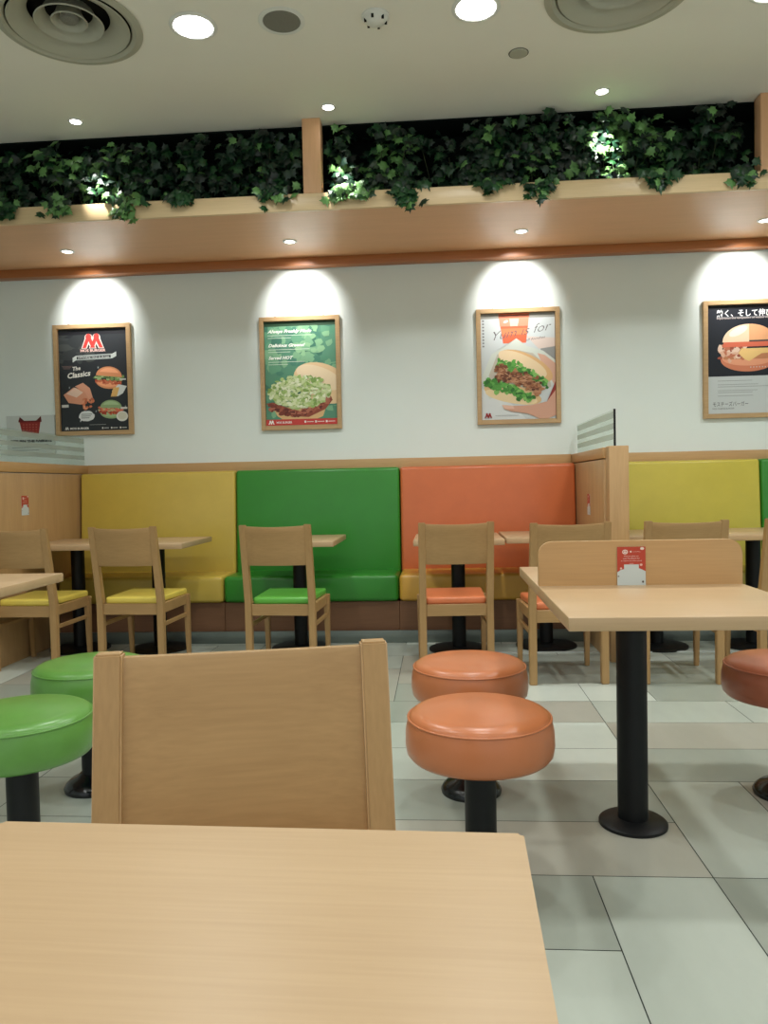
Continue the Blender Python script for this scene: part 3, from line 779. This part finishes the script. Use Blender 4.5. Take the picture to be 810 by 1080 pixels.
# ------------------------------------------------------------------ stools
def make_stool(label, m):
    r = thing('round_stool', label, 'stool')
    R = .2065
    prof = [(0, .340), (R-.035, .340), (R-.014, .344), (R-.004, .356), (R, .380), (R-.001, .415), (R-.008, .450)]
    for i in range(1, 7): a = i/6*PI/2; prof.append((R-.012-.05*(1-math.cos(a)), .453+.021*math.sin(a)))
    prof += [(R-.10, .480), (.05, .485), (0, .485)]
    latheo('seat', prof, m, r, 72, ang=1.2)
    bm = bmesh.new(); rr, k = R-.0085, 0                  # raised seam around the shoulder
    prof = [(rr+.0030*math.cos(2*PI*i/8), .452+.0030*math.sin(2*PI*i/8)) for i in range(9)]
    lathe(bm, prof, 72); bmesh.ops.remove_doubles(bm, verts=bm.verts, dist=1e-5)
    autosmooth(link('piping', bm, m, r), 2)
    latheo('pole', [(0, .030), (.044, .030), (.044, .330), (0, .330)], M['black'], r, 32)
    latheo('mounting_plate', [(0, .328), (.10, .330), (.11, .3395), (0, .3395)], M['black'], r, 32)
    latheo('base', [(0, 0), (.106, 0), (.108, .010), (.101, .024), (.085, .038), (.062, .046), (.05, .060), (0, .060)], M['blackg'], r, 48, ang=1)
    return r
S = 'round vinyl stools on black poles'
so = make_stool('near orange round stool on black pole, the closer of the two before the divider table', V['stool_orange']); so['group'] = S
so.location = (.100, 2.12, 0)
dup(so, (.096, 2.71, 0), .4, 'farther orange round stool, half hidden behind the near orange stool', S)
dup(so, (1.18, 2.70, 0), .9, 'reddish brown round stool cut by the right edge, past the divider table', S, {'seat': V['stool_brown'], 'piping': V['stool_brown']})
dup(so, (-1.222, 2.11, 0), .2, 'near green round stool cut by the left edge', S, {'seat': V['stool_green'], 'piping': V['stool_green']})
dup(so, (-1.295, 2.72, 0), .6, 'farther green round stool, partly behind the near chair back', S, {'seat': V['stool_green'], 'piping': V['stool_green']})

# ------------------------------------------------------------------ cards
def card(loc, rz, w, h, label, big):
    r = thing('promo_card', label, 'card', loc, rz, 'small red and white promotional cards')
    boxo('card_sheet', -w/2, w/2, -.0012, -.0002, 0, h, mat('card_white', srgb(206, 210, 206), .5), r)
    p = Print(w, h, .00005)
    p.rect(0, 1, 0, 1, (204, 212, 212))
    p.rect(0, 1, .54, 1, (188, 68, 48))
    p.poly([(0, .54), (.24, .54), (.24, .42), (.12, .40), (0, .34)], (188, 68, 48))
    p.poly([(.76, .54), (1, .54), (1, .36), (.84, .42), (.76, .44)], (188, 68, 48))
    p.ell(.28, .865, .10, .06, (240, 220, 212)); p.ell(.28, .865, .07, .035, (188, 68, 48)); emblem(p, .28, .862, .09, (244, 232, 226))
    p.ell(.48, .872, .035, .022, (246, 226, 218)); p.text('MOS BURGER', .54, .860, .020, (236, 200, 190), width=.28)
    p.text('Please give us', .5, .745, .030, (246, 224, 216), 'CENTER', width=.50)
    p.text('your feedback for', .5, .685, .030, (246, 224, 216), 'CENTER', width=.60)
    p.text('a chance to win more', .5, .625, .030, (246, 224, 216), 'CENTER', width=.74)
    p.ell(.88, .95, .07, .035, (232, 216, 206)); p.ell(.84, .53, .05, .03, (236, 190, 176)); p.ell(.13, .44, .04, .025, (236, 200, 190))
    p.rect(.42, .58, .562, .57, (236, 200, 190))
    p.ell(.04, .235, .035, .015, (110, 90, 80)); p.ell(.90, .09, .035, .03, (90, 72, 66))
    p.build('card_print', r, (0, -.00125, h/2))
    return r
card((.631, 2.577, .7503), 0, .092, .128, 'red and white card standing against the divider board on the table', True)
card((-2.7595, 4.922, .948), math.radians(90), .090, .130, 'red and white card stuck on the left wooden partition panel', False)
card((1.0045, 5.23, .87), math.radians(-90), .090, .140, 'faint card stuck on the wooden panel left of the partition post', False)

# ------------------------------------------------------------------ ceiling fittings and lamps
def spot(name, loc, target, power, size, blend, col, parent=None, radius=.04):
    l = bpy.data.lights.new(name, 'SPOT'); l.energy = power; l.spot_size = math.radians(size); l.spot_blend = blend
    l.color = col; l.shadow_soft_size = radius
    o = bpy.data.objects.new(name, l); C.objects.link(o); o.location = loc
    o.rotation_euler = (Vector(target)-Vector(loc)).to_track_quat('-Z', 'Y').to_euler()
    return o
def downlight(x, y, label, power):
    r = thing('ceiling_downlight', label, 'ceiling light', (x, y, CEIL), 0, 'large round ceiling downlights')
    latheo('trim_ring', [(.098, -.0005), (.118, -.0005), (.120, -.004), (.104, -.010), (.098, -.008)], M['white'], r, 48)
    latheo('diffuser', [(0, -.005), (.098, -.005), (.098, -.0015), (0, -.0015)], M['lamp'], r, 40)
    spot('downlight_lamp', (x, y, CEIL-.03), (x, y, 0), power, 150, .7, (.96, 1, .97), radius=.085)
PWR = {3.86: 70, 2.2: 46, .5: 20, -1.3: 42}
for y, w in ((3.86, 'far row'), (2.2, 'second row'), (.5, 'row above the table'), (-1.3, 'row behind')):
    for x, n in ((-2.6, 'leftmost'), (-1.19, 'left'), (.225, 'middle'), (1.64, 'right'), (3.0, 'rightmost')):
        if y == 3.86 and n == 'left': l = 'glowing round downlight between the left air diffuser and the grey speaker'
        elif y == 3.86 and n == 'middle': l = 'glowing round downlight cut by the top edge, right of the smoke detector'
        elif y == 3.86 and n == 'right': l = 'glowing round downlight just touching the top right corner'
        else: l = '%s ceiling downlight of the %s, outside the photo' % (n, w)
        if y == 3.86 and n == 'leftmost': continue
        downlight(x, y, l, PWR[y])
for x, l in ((-2.239, 'small bright ceiling spot before the planter, above the left lit ivy'),
             (-.635, 'small bright ceiling spot just right of the middle planter post'),
             (1.019, 'small bright ceiling spot above the glaring right ivy')):
    r = thing('ceiling_spotlight', l, 'ceiling light', (x, 4.752, CEIL), 0, 'small ceiling spots before the planter')
    latheo('trim_ring', [(.034, -.0005), (.046, -.0005), (.046, -.004), (.036, -.008), (.034, -.006)], M['white'], r, 32)
    latheo('lens', [(0, -.004), (.034, -.004), (.034, -.001), (0, -.001)], M['spot'], r, 32)
    tgt = {-2.239: (-2.16, 4.94, 3.02), -.635: (-.56, 4.93, 2.98), 1.019: (1.08, 4.98, 3.17)}[x]
    spot('spotlight_lamp', (x, 4.752, CEIL-.015), tgt, 85, 36, .6, (1, 1, .93), radius=.02)
for x, l in ((-2.675, 'recessed soffit spot above the chalkboard poster'), (-1.03, 'recessed soffit spot above the green lettuce poster'),
             (.608, 'recessed soffit spot above the iced drink poster'), (2.257, 'recessed soffit spot at the right edge above the Japanese poster')):
    r = thing('soffit_spotlight', l, 'ceiling light', (x, 5.47, 2.853), 0, 'recessed spots in the planter soffit')
    latheo('trim_ring', [(.036, -.0003), (.050, -.0003), (.050, -.003), (.038, -.007), (.036, -.005)], M['white'], r, 32)
    latheo('lens', [(0, -.004), (.036, -.004), (.036, -.001), (0, -.001)], M['soffit_spot'], r, 32)
    spot('soffit_lamp', (x, 5.47, 2.835), (x, 5.95, 2.5), 46, 72, 1, (1, .99, .97), radius=.02)

def diffuser(x, y, label):
    r = thing('air_diffuser', label, 'air vent', (x, y, CEIL), 0, 'round ceiling air diffusers')
    latheo('outer_ring', [(.300, .030), (.308, .004), (.325, -.0005), (.350, -.0005), (.352, -.006), (.318, -.014), (.300, -.002), (.292, .020), (.296, .030)], M['vent'], r, 64)
    for R0, R1, z in ((.200, .290, .0), (.118, .166, .012), (.056, .088, .022)):
        latheo('cone_ring', [(R0, z+.058), (R0+.3*(R1-R0), z+.030), (R0+.65*(R1-R0), z+.010), (R1, z-.004), (R1-.004, z-.010),
                             (R0+.62*(R1-R0), z+.002), (R0+.26*(R1-R0), z+.022), (R0-.006, z+.052), (R0, z+.058)], M['vent'], r, 64)
    latheo('hub', [(0, .018), (.038, .020), (.046, .034), (.040, .05), (0, .05)], M['grey'], r, 32)
    latheo('duct', [(.322, .0), (.322, .12), (0, .12)], M['hole'], r, 48)
diffuser(*DIFF[0], 'round ringed air diffuser in the top left corner of the ceiling')
diffuser(*DIFF[1], 'round ringed air diffuser cut by the top edge, right of centre')
r = thing('ceiling_speaker', 'round grey mesh speaker in the ceiling between downlight and smoke detector', 'speaker', (-.741, 3.867, CEIL))
latheo('rim', [(.094, -.0005), (.116, -.0005), (.116, -.004), (.097, -.008), (.094, -.005)], M['white'], r)
latheo('grille', [(0, -.006), (.094, -.004), (.094, -.001), (0, -.001)], M['grey'], r)
r = thing('smoke_detector', 'small white smoke detector with dark dots next to the round speaker', 'smoke detector', (-.271, 3.879, CEIL))
latheo('housing', [(0, -.040), (.030, -.038), (.050, -.028), (.062, -.012), (.070, -.010), (.070, -.0005), (0, -.0005)], M['white'], r, 40, ang=1)
bm = bmesh.new()
for k in range(6):
    a = k*PI/3+.3; box(bm, .052*math.cos(a)-.006, .052*math.cos(a)+.006, .052*math.sin(a)-.006, .052*math.sin(a)+.006, -.032, -.018)
link('sensor_slot', bm, M['hole'], r)
r = thing('ceiling_cover', 'small blank round cover plate in the ceiling, nearer the planter', 'cover', (.476, 4.289, CEIL))
latheo('cover_plate', [(0, -.007), (.046, -.006), (.050, -.002), (.050, -.0005), (0, -.0005)], M['vent'], r, 36)
latheo('shadow_ring', [(.050, -.0005), (.054, -.0005), (.054, -.0012), (.050, -.0012)], M['hole'], r, 36)

# ------------------------------------------------------------------ camera and view
cam = bpy.data.cameras.new('camera'); co = bpy.data.objects.new('camera', cam); C.objects.link(co)
cam.sensor_fit = 'VERTICAL'; cam.sensor_height = 24; cam.lens = 24*806.5/1080; cam.clip_start = .02
ya, pi_, ro = .0722202, -.0355002, -.0211188
f = Vector((-math.sin(ya)*math.cos(pi_), math.cos(ya)*math.cos(pi_), math.sin(pi_)))
rt_ = Vector((math.cos(ya), math.sin(ya), 0)); up = rt_.cross(f)
r2 = rt_*math.cos(ro)+up*math.sin(ro); u2 = -rt_*math.sin(ro)+up*math.cos(ro)
co.matrix_world = Matrix(((r2.x, u2.x, -f.x, 0), (r2.y, u2.y, -f.y, 0), (r2.z, u2.z, -f.z, 1.1), (0, 0, 0, 1)))
sc = bpy.context.scene; sc.camera = co
w = bpy.data.worlds.new('world'); sc.world = w; w.use_nodes = True
w.node_tree.nodes['Background'].inputs[0].default_value = (.93, 1, .99, 1); w.node_tree.nodes['Background'].inputs[1].default_value = .75  # ambient fill added to brighten the room through its open front
vs = sc.view_settings; vs.view_transform = 'Standard'; vs.look = 'None'; vs.gamma = 1; vs.use_curve_mapping = False; vs.exposure = .16
